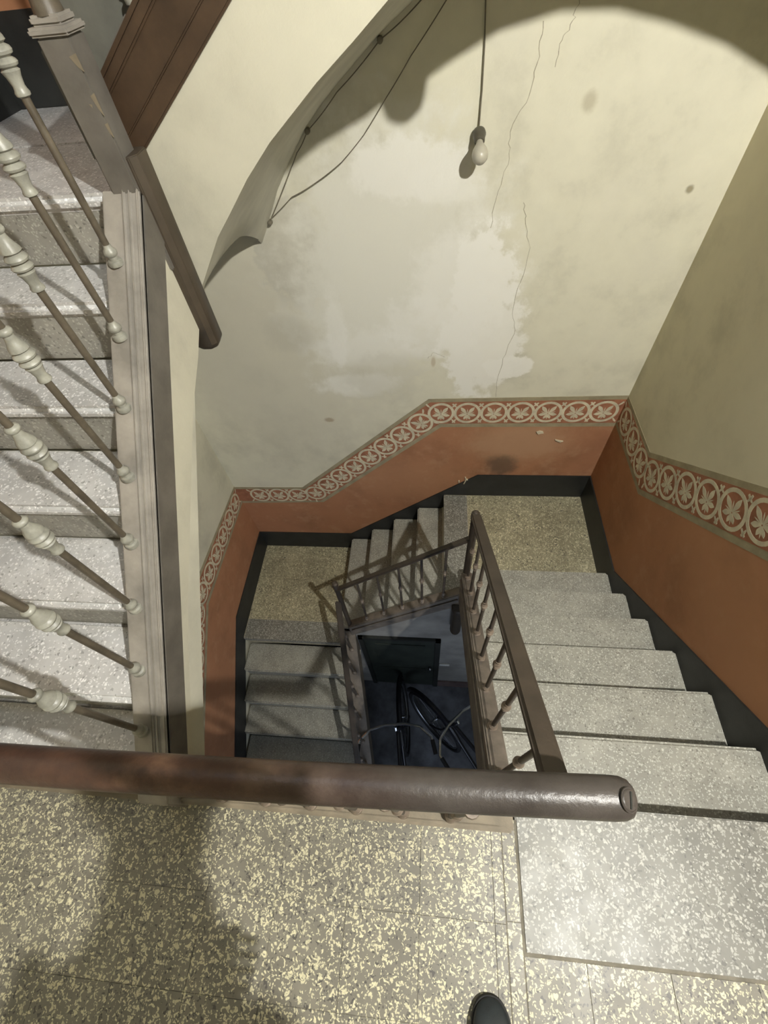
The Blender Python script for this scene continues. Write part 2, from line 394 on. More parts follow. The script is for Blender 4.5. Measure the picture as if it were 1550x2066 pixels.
dado(wr, 'right', [(YB, -1.17), (1.34, -1.17), (.30, -.36), (-.10, -.005), (YF, -.005)], [(YB, -.925), (1.317, -.915), (.339, -.112), (-.085, .235), (YF, .235)],
     [(YB, -.44), (1.522, -.428), (.786, .182), (.16, .69), (YF, .69)], [(YB, -.226), (1.62, -.212), (.984, .313), (.24, .925), (YF, .925)], 'y', (-1, 0, 0))
dado(wl, 'left', [(YB, -2.0), (1.2, -2.0), (.443, -2.6), (-.6, -3.4)], [(YB, -1.752), (1.25, -1.752), (.443, -2.333), (-.6, -3.10)],
     [(YB, -1.30), (1.15, -1.272), (.50, -1.70), (-.6, -2.46)], [(YB, -1.10), (1.08, -1.015), (.46, -1.445), (-.6, -2.2)], 'y', (1, 0, 0))
# the same dado one storey up, behind the upper landing
def dado_up():
    to3 = lambda u, z: Vector((u, YB, z)); nv = Vector((0, -1, 0)); z7 = 7*H
    S0 = [(XL, z7), (-.70, z7), (.1, z7+.67)]; S = [(XL, z7+.235), (-.75, z7+.235), (.1, z7+.95)]
    B = [(XL, z7+.69), (-.9, z7+.69), (.1, z7+1.55)]; T = [(XL, z7+.92), (-1.0, z7+.92), (.1, z7+1.85)]
    b = strip(S0, S, to3, .010, nv).build('baseboard_upper', 'black', smooth=False); tag(b, 'black skirting at the back of the upper left landing', 'baseboard', kind='structure')
    strip(S, B, to3, .002, nv).build('dado', 'dado', wb, smooth=False)
    strip(B, T, to3, .0025, nv).build('border', 'tan', wb, smooth=False)
dado_up()
def dado_up_left():
    to3 = lambda u, z: Vector((XL, u, z)); nv = Vector((1, 0, 0)); z7 = 7*H; k = .83
    S0 = [(YB, z7), (1.22, z7), (.02, z7-1.2*k)]; S = [(YB, z7+.235), (1.16, z7+.235), (-.04, z7+.235-1.2*k)]
    B = [(YB, z7+.69), (1.02, z7+.69), (-.18, z7+.69-1.2*k)]
    b = strip(S0, S, to3, .010, nv).build('baseboard_upper', 'black', smooth=False); tag(b, 'black skirting on the left wall of the upper flight', 'baseboard', kind='structure')
    strip(S, B, to3, .002, nv).build('dado', 'dado', wl, smooth=False)
dado_up_left()

# ---- cracks in the far wall
def crack(pts, wd):
    mb = MB(); pp = []
    for (a, b) in zip(pts[:-1], pts[1:]):
        for k in range(5):
            t = k/5; pp.append((a[0]+(b[0]-a[0])*t+random.uniform(-.006, .006)*(k > 0), a[1]+(b[1]-a[1])*t+random.uniform(-.004, .004)))
    pp.append(pts[-1])
    for i, (a, b) in enumerate(zip(pp[:-1], pp[1:])):
        w0 = wd*random.uniform(.5, 1.0)/2
        mb.prism([Vector((a[0]-w0, YB-.0012, a[1])), Vector((a[0]+w0, YB-.0012, a[1])), Vector((b[0]+w0, YB-.0012, b[1])), Vector((b[0]-w0, YB-.0012, b[1]))], (0, .002, 0))
    return mb.build('crack', 'crack', wb, smooth=False)
crack([(.318, 1.259), (.323, 1.182), (.307, 1.088), (.259, .991), (.268, .911), (.24, .808), (.227, .676)], .0028)
crack([(.345, .76), (.362, .707), (.403, .59), (.387, .441), (.375, .309), (.403, .204), (.376, .061), (.356, -.082), (.363, -.225)], .0024)
crack([(.43, 1.40), (.413, 1.293), (.406, 1.248), (.385, 1.212), (.377, 1.15)], .0028)
crack([(.06, .05), (.0, .08), (-.03, .045)], .002)

for (x, z, pts) in ((.667, -.505, [(-.022, .004), (-.004, .012), (.016, .008), (.022, -.004), (.004, -.006), (-.010, -.012)]), (.80, -.578, [(-.028, .010), (-.006, .004), (.024, -.002), (.006, -.010), (-.010, -.003)]),
                    (.245, -.99, [(-.006, .040), (.0, .014), (-.012, -.03), (-.006, -.032), (.007, .012), (.018, .010), (.016, .017), (.006, .020), (.0, .040)]), (.20, -1.0, [(-.004, .012), (.004, .010), (.003, -.012), (-.003, -.010)])):
    MB().prism([Vector((x+a, YB-.0125, z+b)) for a, b in pts], (0, .012, 0)).build('scrape', 'stencil', wb, smooth=False)
# ---- floors: a bed of mortar and single tiles
def tiles(parent, x0, x1, y0, y1, z, tl, mat, ox, oy, gap=.0007):
    proto = {}
    xs = [x0]+[ox+tl*i for i in range(-40, 41) if x0+.012 < ox+tl*i < x1-.012]+[x1]
    ys = [y0]+[oy+tl*i for i in range(-40, 41) if y0+.012 < oy+tl*i < y1-.012]+[y1]
    for a, b in zip(xs[:-1], xs[1:]):
        for c, d in zip(ys[:-1], ys[1:]):
            key = (round(b-a, 3), round(d-c, 3)); cx, cy = (a+b)/2, (c+d)/2
            dz = random.uniform(-.0006, .0006)
            if key not in proto:
                mb = MB().box(a+gap/2, b-gap/2, c+gap/2, d-gap/2, z-.012+dz, z+dz)
                proto[key] = (mb.build('tile', mat, parent, bevel=.0005, seg=1, smooth=False, loc=(cx, cy, z)))
            else: inst(proto[key], 'tile', parent, (cx, cy, z+dz))
TL = .193
fl = thing('floor', (0, -.7, 0), 'near landing of yellow flecked terrazzo tiles below the handrail', 'floor', kind='structure')
MB().box(XL, XR, YF, .03, -.22, -.0012).build('floor_slab', 'grout', fl, smooth=False)
tiles(fl, -1.53, .211, -1.05, 0.0, 0, TL, 'tile', -.203, .0)
tiles(fl, .213, .249, -1.05, 0.03, 0, .30, 'tile', .2, -.187)
tiles(fl, .251, XR-.01, -1.05, -.248, 0, TL, 'tile', .398, -.248-TL*4)
s0 = MB().box(.2525, XR-.011, -.2445, .074, -.045, .002).build('threshold_slab', 'slab', fl, bevel=.004, seg=2)
tag(s0, 'large pale grey terrazzo slab at the head of the right flight')
tr = MB().box(XL, .235, -.002, .050, -.22, .082).build('landing_curb', 'curb', fl, bevel=.006)
MB().box(-.70, .235, .050, .062, -.2, .03).build('curb_moulding', 'curb', tr, bevel=.004)
MB().box(-.70, .20, .004, .012, .082, .088).build('curb_bead', 'curb', tr, bevel=.002)
f1 = thing('floor', (.67, 1.7, -7*H), 'landing of worn yellow terrazzo tiles at the foot of the right flight', 'floor', kind='structure')
MB().box(.10, XR, 1.24, YB, -7*H-.12, -7*H-.0022).build('floor_slab', 'joint', f1, smooth=False)
tiles(f1, .272, XR-.01, 1.326, YB-.01, -7*H, TL, 'tile_far', .5348, 1.9279, .0034)
MB().box(.097, .270, 1.235, YB-.01, -7*H-.045, -7*H+.001).build('threshold_slab', 'slab', f1, bevel=.004)
f2 = thing('floor', (-1.1, 1.7, -12*H), 'lower landing of dull terrazzo tiles in the far left corner', 'floor', kind='structure')
MB().box(XL, -.69, 1.17, YB, -12*H-.12, -12*H-.0022).build('floor_slab', 'joint', f2, smooth=False)
tiles(f2, XL+.01, -.692, 1.33, YB-.01, -12*H, TL, 'tile_far', -1.50, 1.33, .0030)
MB().box(XL+.011, -.62, 1.154, 1.328, -12*H-.045, -12*H+.001).build('threshold_slab', 'slab', f2, bevel=.004)
f3 = MB().box(XL-.1, XR+.1, YF-.2, YB, ZG-.1, ZG).build('floor', 'concrete', smooth=False)
tag(f3, 'dark concrete ground floor at the bottom of the stairwell', 'floor', kind='structure')

# ================================================================== STAIR FLIGHTS
def step_slab(mb_t, mb_r, ax, n, back, across, z, h=H, thick=.038, over=.016):
    """one tread and its riser; ax = axis of travel, n nosing coordinate, back the far edge, across = (lo, hi)"""
    lo, hi = min(n, back), max(n, back)
    s = 1 if n > back else -1                   # nosing points to s
    rz = n-s*over; r0, r1 = min(rz, rz-s*.03), max(rz, rz-s*.03)
    a, b = across
    if ax == 'y':
        mb_t.box(a, b, lo, hi, z-thick, z); mb_r.box(a, b, r0, r1, z-h, z-thick)
    else:
        mb_t.box(lo, hi, a, b, z-thick, z); mb_r.box(r0, r1, a, b, z-h, z-thick)
def flight(label, loc, ax, steps, across, mat, rmat, soffit, bev=.010):
    t = thing('stair_flight', loc, label, 'stairs')
    for (n, back, z) in steps:
        a, b = MB(), MB(); step_slab(a, b, ax, n, back, across, z)
        cx = ((across[0]+across[1])/2, n, z) if ax == 'y' else (n, (across[0]+across[1])/2, z)
        a.build('tread', mat, t, bevel=bev, seg=3, loc=cx); b.build('riser', rmat, t, smooth=False, loc=cx)
    if soffit: soffit.build('soffit', 'soffit', t, smooth=False)
    return t
TR = .212; Y0 = .074
# right flight (down, away)
ac = (.22, XR-.011)
st = [(Y0+k*TR, Y0+(k-1)*TR-.02, -k*H) for k in range(1, 7)]
nl = lambda y: -(y-Y0)*.778
sof = MB().prism([Vector((.25, .02, -.23)), Vector((.25, 1.32, nl(1.32)-.30)), Vector((.25, 1.32, nl(1.32)-.20)), Vector((.25, .02, -.20))], (XR-.26, 0, 0))
fR = flight('right flight of grey terrazzo steps going down from the near landing', (.67, .1, 0), 'y', st, ac, 'tread', 'tread', sof)
def slope_string(name, mat, parent, x0, x1, ys, fn, up, dn, axis='y'):
    a, b = ys
    if axis == 'y': P = [Vector((x0, a, fn(a)-dn)), Vector((x0, b, fn(b)-dn)), Vector((x0, b, fn(b)+up)), Vector((x0, a, fn(a)+up))]; v = (x1-x0, 0, 0)
    else: P = [Vector((a, x0, fn(a)-dn)), Vector((b, x0, fn(b)-dn)), Vector((b, x0, fn(b)+up)), Vector((a, x0, fn(a)+up))]; v = (0, x1-x0, 0)
    return MB().prism(P, v).build(name, mat, parent, bevel=.006)
sR = slope_string('stringer', 'string_r', fR, .186, .246, (.035, 1.23), nl, .085, .26)
slope_string('stringer_moulding', 'string_r', sR, .178, .187, (.05, 1.20), nl, .03, .0)
slope_string('stringer_bead', 'string_r', sR, .2, .206, (.05, 1.20), nl, .093, -.07)
# middle flight (down, to the left)
mn = lambda x: -7*H-(.097-x)*.837
st = [(.097-j*.197, .097-(j-1)*.197+.02, -(7+j)*H) for j in range(1, 5)]
sof = MB().prism([Vector((.18, 1.235, -7*H-.14)), Vector((-.69, 1.235, -12*H-.14)), Vector((-.69, 1.235, -12*H-.08)), Vector((.18, 1.235, -7*H-.08))], (0, YB-1.24, 0))
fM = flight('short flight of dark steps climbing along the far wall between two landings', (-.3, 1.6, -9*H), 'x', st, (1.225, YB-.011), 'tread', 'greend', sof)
sM = slope_string('stringer', 'string_r', fM, 1.18, 1.24, (-.60, .20), mn, .05, .13, 'x')
slope_string('stringer_moulding', 'string_r', sM, 1.172, 1.181, (-.58, .18), mn, .0, .03, 'x')
# lower left flight (down, towards the camera)
tn = lambda y: -12*H-(1.154-y)*.778
st = [(1.154-k*TR, 1.154-(k-1)*TR+.02, -(12+k)*H) for k in range(1, 8)]
fT = flight('lower left flight of steps in shadow leading down to the ground floor', (-1.1, 1.1, -12*H), 'y', st, (XL+.011, -.56), 'tread', 'tread', None)
mb = MB()
P = [Vector((-.665, 1.21, tn(1.21)+.10)), Vector((-.575, 1.21, tn(1.21)+.10)), Vector((-.575, 1.21, tn(1.21)-.22)), Vector((-.665, 1.21, tn(1.21)-.22))]
Q = [Vector((-.44, -.2, tn(-.2)+.10)), Vector((-.33, -.2, tn(-.2)+.10)), Vector((-.33, -.2, tn(-.2)-.22)), Vector((-.44, -.2, tn(-.2)-.22))]
mb.add(P+Q, [(0, 1, 2, 3), (7, 6, 5, 4), (0, 4, 5, 1), (1, 5, 6, 2), (2, 6, 7, 3), (3, 7, 4, 0)])
mb.build('stringer', 'string_r', fT, bevel=.006)
# upper left flight (up, away)
UY, UT = .012, .199
un_ = lambda y: H+(y-UY)*.83
st = [(UY+k*UT, UY+(k+1)*UT+.02, (k+1)*H) for k in range(0, 6)]
sof = MB().prism([Vector((XL+.002, .06, -.12)), Vector((XL+.002, 1.25, un_(1.25)-.32)), Vector((XL+.002, 1.25, un_(1.25)-.22)), Vector((XL+.002, .06, -.02))], (-.725-XL, 0, 0))
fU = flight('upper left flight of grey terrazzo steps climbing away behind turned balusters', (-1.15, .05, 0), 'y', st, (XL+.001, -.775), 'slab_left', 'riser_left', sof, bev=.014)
us = lambda y: .155+.875*y
sU = slope_string('stringer', 'string_l', fU, -.787, -.693, (-.01, 1.17), us, .0, .13)
slope_string('stringer_face', 'string_dark', sU, -.693, -.685, (.052, 1.17), us, -.008, .122)
for (x0, x1, u_) in ((-.733, -.723, .009), (-.718, -.708, .007), (-.699, -.688, .006)):
    slope_string('stringer_moulding', 'string_l', sU, x0, x1, (.03, 1.165), us, u_, .004)
# plaster web under the string of the upper flight
mb = MB(); le = [(.05, -.02), (.147, .10), (.38, .300), (.498, .39), (.741, .553), (.862, .633), (.959, .698), (1.099, .767), (1.18, .82), (1.25, .866)]
for a, b in zip(le[:-1], le[1:]):
    mb.prism([Vector((-.722, a[0], a[1])), Vector((-.722, b[0], b[1])), Vector((-.722, b[0], us(b[0])-.11)), Vector((-.722, a[0], us(a[0])-.11))], (.022, 0, 0))
mb.build('spandrel', 'spandrel', fU, smooth=False)
# upper landing
f4 = thing('floor', (-1.1, 1.6, 7*H), 'small upper landing of grey slabs at the top of the left flight', 'floor', kind='structure')
MB().box(XL, -.70, 1.26, YB, 7*H-.16, 7*H-.04).build('floor_slab', 'soffit', f4, smooth=False)
MB().box(XL+.001, -.775, UY+6*UT, 1.62, 7*H-.038, 7*H).build('threshold_slab', 'slab_left', f4, bevel=.014, seg=3)
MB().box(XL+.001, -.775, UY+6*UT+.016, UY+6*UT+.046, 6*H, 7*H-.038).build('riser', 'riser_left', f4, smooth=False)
MB().box(XL+.001, -.69, 1.622, YB-.011, 7*H-.038, 7*H).build('landing_slab', 'slab_left', f4, bevel=.003)

# upper middle flight over the arch (up, to the right)
mu = lambda x: 8*H+(x+.69)*.837
st = [(-.69+j*.197, -.69+(j+1)*.197+.02, (8+j)*H) for j in range(0, 4)]
fV = flight('upper short flight on a plastered arch with a brown wooden string', (-.3, 1.6, 8*H), 'x', st, (1.33, YB-.011), 'slab_left', 'slab_left', None)
low = lambda x: 1.217+.74*(x+.689)
def vstr(name, mat, par, y0, y1, lo, hi, xs=(-.715, .24), bev=.004):
    a, b = xs
    return MB().prism([Vector((a, y0, low(a)+lo)), Vector((b, y0, low(b)+lo)), Vector((b, y0, low(b)+hi)), Vector((a, y0, low(a)+hi))], (0, y1-y0, 0)).build(name, mat, par, bevel=bev)
sV = vstr('stringer', 'brown', fV, 1.248, 1.325, .0, .142)
vstr('stringer_rail', 'brown', sV, 1.236, 1.249, .0, .042)
vstr('stringer_rail', 'brown', sV, 1.240, 1.249, .044, .052)
vstr('stringer_rail', 'brown', sV, 1.240, 1.249, .118, .142)
vstr('stringer_cap', 'brown', sV, 1.252, 1.31, .142, .158)
vstr('stringer_board', 'greyboard', sV, 1.312, 1.332, .10, .30, xs=(-.86, .24))
vstr('stringer_bead', 'greywood', sV, 1.296, 1.312, .158, .172)
# arch: front edge E and wall edge W of the vault, bottom to top, with the lip bowed between them
E_ = [(-.700, .862), (-.694, .875), (-.676, .904), (-.58, 1.029), (-.529, 1.08), (-.456, 1.155), (-.381, 1.221), (-.322, 1.264), (-.252, 1.315), (-.17, 1.368), (-.095, 1.419), (.03, 1.485), (.15, 1.53), (.25, 1.585)]
W_ = [(-.765, .655), (-.758, .664), (-.72, .72), (-.64, .85), (-.577, .931), (-.472, 1.048), (-.40, 1.11), (-.345, 1.152), (-.27, 1.205), (-.188, 1.262), (-.087, 1.321), (.03, 1.385), (.15, 1.44), (.25, 1.48)]
NT = 14
def vault_mesh():
    mb = MB(); rows = []
    for s, (e, wv) in enumerate(zip(E_, W_)):
        row = []
        bow = max(0, 1-s/3.2)
        for t in range(NT+1):
            q = t/NT; x = e[0]+(wv[0]-e[0])*q; z = e[1]+(wv[1]-e[1])*q
            z += bow*.115*math.sin(math.pi*q); x += bow*.02*math.sin(math.pi*q)
            row.append(Vector((x, 1.25+(YB-1.25)*q, z)))
        rows.append(row)
    n = NT+1; vs = [v for r in rows for v in r]
    fs = [(i*n+j, (i+1)*n+j, (i+1)*n+j+1, i*n+j+1) for i in range(len(rows)-1) for j in range(NT)]
    mb.add(vs, fs)
    # left cheek of the lip up to the landing slab
    lo = rows[0]; up = [Vector((p.x-.02, p.y, 1.02)) for p in lo]; o = len(mb.v)
    mb.add(lo+up, [(j, j+1, n+j+1, n+j) for j in range(NT)])
    return mb
vm = vault_mesh().build('vault', 'soffit', fV)
fp = [Vector((x, 1.25, z)) for x, z in E_]
top = [Vector((.25, 1.25, low(.25)+.02)), Vector((-.69, 1.25, low(-.69)+.02)), Vector((-.725, 1.25, 1.16)), Vector((-.725, 1.25, .70))]
mb = MB(); n = len(E_)
for a, b in zip(E_[:-1], E_[1:]):
    mb.add([(a[0], 1.25, a[1]), (b[0], 1.25, b[1]), (b[0], 1.25, max(low(b[0])+.02, b[1]+.02)), (a[0], 1.25, max(low(a[0])+.02, a[1]+.02))], [(0, 1, 2, 3)])
mb.add([(-.725, 1.25, .85), (-.700, 1.25, .862), (-.700, 1.25, 1.21), (-.725, 1.25, 1.21)], [(0, 1, 2, 3)])
mb.build('spandrel', 'spandrel', fV, smooth=False)
# topmost landing on its arch
f5 = thing('floor', (.6, 1.6, 12*H), 'highest landing carried on an arch above the right hand landing', 'floor', kind='structure')
MB().box(.098, XR, 1.25, YB, 12*H-.04, 12*H).build('landing_slab', 'slab_left', f5, smooth=False)
A_ = [(.25, 1.575), (.30, 1.59), (.344, 1.612), (.45, 1.655), (.572, 1.675), (.68, 1.67), (.796, 1.643), (.92, 1.605), (1.034, 1.555), (XR, 1.50)]
mb = MB()
for a, b in zip(A_[:-1], A_[1:]):
    mb.add([(a[0], 1.25, a[1]), (b[0], 1.25, b[1]), (b[0], YB, b[1]-.08), (a[0], YB, a[1]-.08)], [(0, 1, 2, 3)])
    mb.add([(a[0], 1.25, a[1]), (b[0], 1.25, b[1]), (b[0], 1.25, 12*H-.04), (a[0], 1.25, 12*H-.04)], [(0, 1, 2, 3)])
mb.build('vault', 'soffit', f5)

# ---- wall and cupboard under the middle flight
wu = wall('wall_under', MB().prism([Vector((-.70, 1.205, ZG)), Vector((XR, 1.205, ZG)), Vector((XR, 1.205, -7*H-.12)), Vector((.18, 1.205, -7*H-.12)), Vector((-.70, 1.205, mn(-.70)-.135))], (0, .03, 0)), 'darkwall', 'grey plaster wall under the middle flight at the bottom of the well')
MB().box(.10, XR, 1.188, 1.206, ZG, ZG+.16).build('plinth', 'plinth', wu, bevel=.004)
dr = thing('door_1', (-.22, 1.2, ZG), 'dark green cupboard door under the middle flight', 'door', kind='structure')
MB().box(-.52, .055, 1.192, 1.206, ZG+.02, -1.95).build('door_leaf', 'green', dr, bevel=.003)
for (x0, x1, z0, z1) in ((-.56, -.52, ZG, -1.91), (.055, .10, ZG, -1.91), (-.56, .10, -1.95, -1.91)):
    MB().box(x0, x1, 1.180, 1.207, z0, z1).build('door_frame', 'greend', dr, bevel=.003)
for (z0, z1) in ((ZG+.12, ZG+.60), (ZG+.70, -2.05)):
    MB().box(-.44, -.02, 1.186, 1.194, z0, z1).build('door_panel', 'green', dr, bevel=.004)
MB().sphere((.02, 1.175, -2.65), .018).build('door_knob', 'steel', dr)

# ================================================================== RAILINGS
ROD = .0078
def baluster_mbs(h, slim=False):
    """rod with foot collar and a turned knop half way up, foot at z = 0"""
    rod = MB().lathe([(ROD, 0), (ROD, h)], (0, 0, 0), seg=10)
    p = [(.006, -.004), (.0165, -.002), (.0175, .004), (.016, .009), (.011, .012), (.0105, .018), (.0145, .022), (.0155, .027), (.014, .032), (.0095, .037), (.0085, .044)]
    foot = MB().lathe(p, (0, 0, 0), seg=16)
    z0 = .305
    q = [(.008, -.006), (.0128, -.003), (.0135, .001), (.0115, .005), (.0105, .010), (.013, .022), (.0165, .030), (.0125, .0335), (.0185, .0365), (.0200, .040), (.0180, .0435), (.0122, .0475),
         (.0195, .051), (.0208, .055), (.0190, .0595), (.0125, .0635), (.0182, .067), (.0172, .072), (.0125, .082), (.0100, .090), (.0095, .096), (.0130, .099), (.0140, .103), (.0125, .107), (.008, .110)]
    kn = MB().lathe([(r*(.66 if slim else 1), z*(.62 if slim else 1)+z0*(.92 if slim else 1)) for r, z in q], (0, 0, 0), seg=18)
    top = MB().lathe([(.006, h-.012), (.0125, h-.010), (.0135, h-.005), (.012, h)], (0, 0, 0), seg=12)
    return rod, foot, kn, top
BP = {}
def balusters(root, pts, h, mrod, morn):
    key = (round(h, 3), mrod)
    for p in pts:
        if key not in BP:
            rod, foot, kn, top = baluster_mbs(h, mrod == 'iron_r')
            b = rod.build('baluster', mrod, None, loc=(0, 0, 0)); subs = [foot.build('foot_collar', morn, b, loc=(0, 0, 0)), kn.build('knop', morn, b, loc=(0, 0, 0)), top.build('top_collar', morn, b, loc=(0, 0, 0))]
            BP[key] = (b, subs); b.parent = root
        else:
            b0, s0_ = BP[key]; b = b0.copy(); COL.objects.link(b); b.parent = root
            for s_i in s0_:
                c = s_i.copy(); COL.objects.link(c); c.parent = b
        b.location = Vector(p)-ORG[root.name]
# right railing, down to the first corner and along the middle flight
rr = thing('stair_railing', (.215, .1, 0), 'brown railing with thin balusters going down along the right flight', 'railing')
balusters(rr, [(.214, .135+.1455*i, nl(.135+.1455*i)+.085) for i in range(8)], .585, 'iron_r', 'iron_rd')
hr = lambda y: nl(y)+.672
MB().prism([Vector((.190, .065, hr(.065)-.016)), Vector((.190, 1.225, hr(1.225)-.016)), Vector((.190, 1.225, hr(1.225)+.016)), Vector((.190, .065, hr(.065)+.016))], (.047, 0, 0)).build('handrail', 'rail_flat', rr, bevel=.007, seg=3)
mb = MB().lathe([(.012, 0), (.021, .01), (.021, .05), (.018, .07), (.018, .93), (.022, .96), (.020, .985), (.008, .995)], (.212, 1.222, -1.19), seg=14)
mb.build('newel_post', 'rail_flat', rr)
pd = MB().lathe([(.004, 0), (.020, .006), (.033, .022), (.038, .05), (.038, .40), (.044, .41), (.044, .44), (.036, .45)], (.190, 1.165, -1.63), seg=18)
pd.build('pendant', 'pendant', rr)
rm = thing('stair_railing', (-.2, 1.21, -9*H), 'dark railing with thin balusters along the short middle flight', 'railing')
balusters(rm, [(.09-.135*i, 1.21, mn(.09-.135*i)+.05) for i in range(5)], .60, 'iron_r', 'iron_rd')
hm = lambda x: mn(x)+.66
MB().prism([Vector((-.60, 1.190, hm(-.60)-.015)), Vector((.20, 1.190, hm(.20)-.015)), Vector((.20, 1.190, hm(.20)+.012)), Vector((-.60, 1.190, hm(-.60)+.012))], (0, .034, 0)).build('handrail', 'rail_flat', rm, bevel=.006, seg=3)
MB().lathe([(.012, 0), (.021, .01), (.021, .05), (.017, .07), (.017, .78), (.021, .80), (.019, .82), (.008, .83)], (-.595, 1.21, mn(-.595)-.08), seg=14).build('newel_post', 'rail_flat', rm)
rt = thing('stair_railing', (-.6, 1.1, -12*H), 'dark railing seen from straight above beside the lower left flight', 'railing')
xt = lambda y: -.617+.235*(1.21-y)/1.41
balusters(rt, [(xt(1.09-.1455*i), 1.09-.1455*i, tn(1.09-.1455*i)+.10) for i in range(8)], .57, 'iron_r', 'iron_rd')
ht = lambda y: tn(y)+.685
mb = MB(); a, b = 1.20, -.15
P = [Vector((xt(a)-.02, a, ht(a)-.015)), Vector((xt(a)+.02, a, ht(a)-.015)), Vector((xt(a)+.02, a, ht(a)+.015)), Vector((xt(a)-.02, a, ht(a)+.015))]
Q = [Vector((xt(b)-.02, b, ht(b)-.015)), Vector((xt(b)+.02, b, ht(b)-.015)), Vector((xt(b)+.02, b, ht(b)+.015)), Vector((xt(b)-.02, b, ht(b)+.015))]
mb.add(P+Q, [(0, 1, 2, 3), (7, 6, 5, 4), (0, 4, 5, 1), (1, 5, 6, 2), (2, 6, 7, 3), (3, 7, 4, 0)]); mb.build('handrail', 'rail_flat', rt, bevel=.006, seg=3)
# landing railing right under the camera
rl = thing('stair_railing', (-.2, .04, .08), 'thick round worn brown handrail across the near landing', 'railing')
rad = .0285; ZR = .782
pts = [(-.775, .030, ZR), (-.5, .033, ZR), (-.2, .038, ZR), (.1, .046, ZR), (.262, .051, ZR), (.276, .0515, ZR), (.285, .052, ZR), (.290, .052, ZR), (.292, .052, ZR)]
h0 = MB().tube(pts, [rad, rad, rad, rad, rad, rad*.96, rad*.84, rad*.62, rad*.3], seg=28).build('handrail', 'handrail', rl)
ax = Vector((.52, -.10, .85)).normalized(); cpt = Vector((.2625, .051, ZR))+ax*(rad-.0015)
MB().lathe([(.0135, -.003), (.0135, .0022), (.012, .0034), (.0, .0036)], cpt, ax, 20).build('screw_head', 'handrail', h0)
MB().torus(cpt+ax*.0012, ax, .0145, .0012, 24, 6).build('screw_rim', 'handrail', h0)
MB().box(-.0105, .0105, -.0014, .0014, -.001, .0014).build('screw_slot', 'greend', h0, loc=(0, 0, 0)).matrix_basis = Matrix.Translation(cpt+ax*.0034-ORG[rl.name]) @ Vector((0, 0, 1)).rotation_difference(ax).to_matrix().to_4x4() @ Matrix.Rotation(R_(80), 4, 'Z')
balusters(rl, [(-.70+.128*i, .024, .082) for i in range(7)], .68, 'iron_r', 'iron_rd')
# upper left railing
ru = thing('stair_railing', (-.755, .1, .2), 'silvery cast iron railing with ringed balusters on the upper left flight', 'railing')
BY = [.15+.1275*i for i in range(8)]
balusters(ru, [(-.755, y, us(y)+.001) for y in BY], .60, 'rod_l', 'iron_l')
hu = lambda y: un_(y)+.64
MB().tube([(-.755, y, hu(y)) for y in (.03, .4, .8, 1.22)], .026, seg=16).build('handrail', 'handrail', ru)
nw = MB().box(-.757, -.690, 1.160, 1.222, .99, 1.425).build('newel_post', 'greywood', ru, bevel=.004)
for (x, z, pts) in ((-.695, 1.385, [(-.012, .012), (.004, .016), (.005, -.010), (-.002, -.004)]), (-.694, 1.330, [(-.006, .010), (.004, .014), (.004, -.022), (-.002, -.008)]), (-.708, 1.325, [(-.003, .003), (.003, .002), (.001, -.003)]), (-.694, 1.285, [(-.003, .010), (.004, .012), (.004, -.012), (-.001, -.004)])):
    MB().prism([Vector((x+a, 1.1592, z+b)) for a, b in pts], (0, .002, 0)).build('paint_chip', 'curb', nw, smooth=False)
MB().box(-.764, -.683, 1.153, 1.229, 1.425, 1.438).build('newel_cap', 'string_l', nw, bevel=.004)
MB().box(-.755, -.692, 1.162, 1.220, 1.438, 1.452).build('newel_ring', 'string_l', nw, bevel=.004)
MB().lathe([(.028, 0), (.024, .03), (.022, .3), (.026, .42), (.022, .47)], (-.724, 1.191, 1.45), seg=16).build('newel_shaft', 'rod_l', nw)
z0, z1 = .735, 1.235; x0, x1, y0, y1 = -.750, -.668, 1.168, 1.248; cc = .016
mb = MB(); ring = lambda i, z: [Vector((x0+i+cc, y0+i, z)), Vector((x1-i-cc, y0+i, z)), Vector((x1-i, y0+i+cc, z)), Vector((x1-i, y1-i-cc, z)), Vector((x1-i-cc, y1-i, z)), Vector((x0+i+cc, y1-i, z)), Vector((x0+i, y1-i-cc, z)), Vector((x0+i, y0+i+cc, z))]
rs = [ring(.012, z0), ring(0, z0+.02), ring(0, z1)]
mb.add([v for r in rs for v in r], [(i*8+k, i*8+(k+1) % 8, (i+1)*8+(k+1) % 8, (i+1)*8+k) for i in range(2) for k in range(8)]+[tuple(range(8)), tuple(range(16, 24))])
mb.build('pendant', 'pendant', ru, bevel=.002)
rv = thing('stair_railing', (-.3, 1.29, 1.6), 'railing rising above the brown string of the arch, out of the upper edge', 'railing')
balusters(rv, [(-.60+.128*i, 1.29, low(-.60+.128*i)+.162) for i in range(6)], .60, 'rod_l', 'iron_l')
MB().tube([(x, 1.29, low(x)+.78) for x in (-.73, -.3, .2)], .026, seg=14).build('handrail', 'handrail', rv)
MB().lathe([(.002, 0), (.026, .004), (.040, .016), (.047, .036), (.049, .06), (.049, .30), (.036, .62), (.03, 1.1), (.02, 1.2)], (.246, 1.250, 1.525), seg=20).build('pendant', 'pendant', rv)

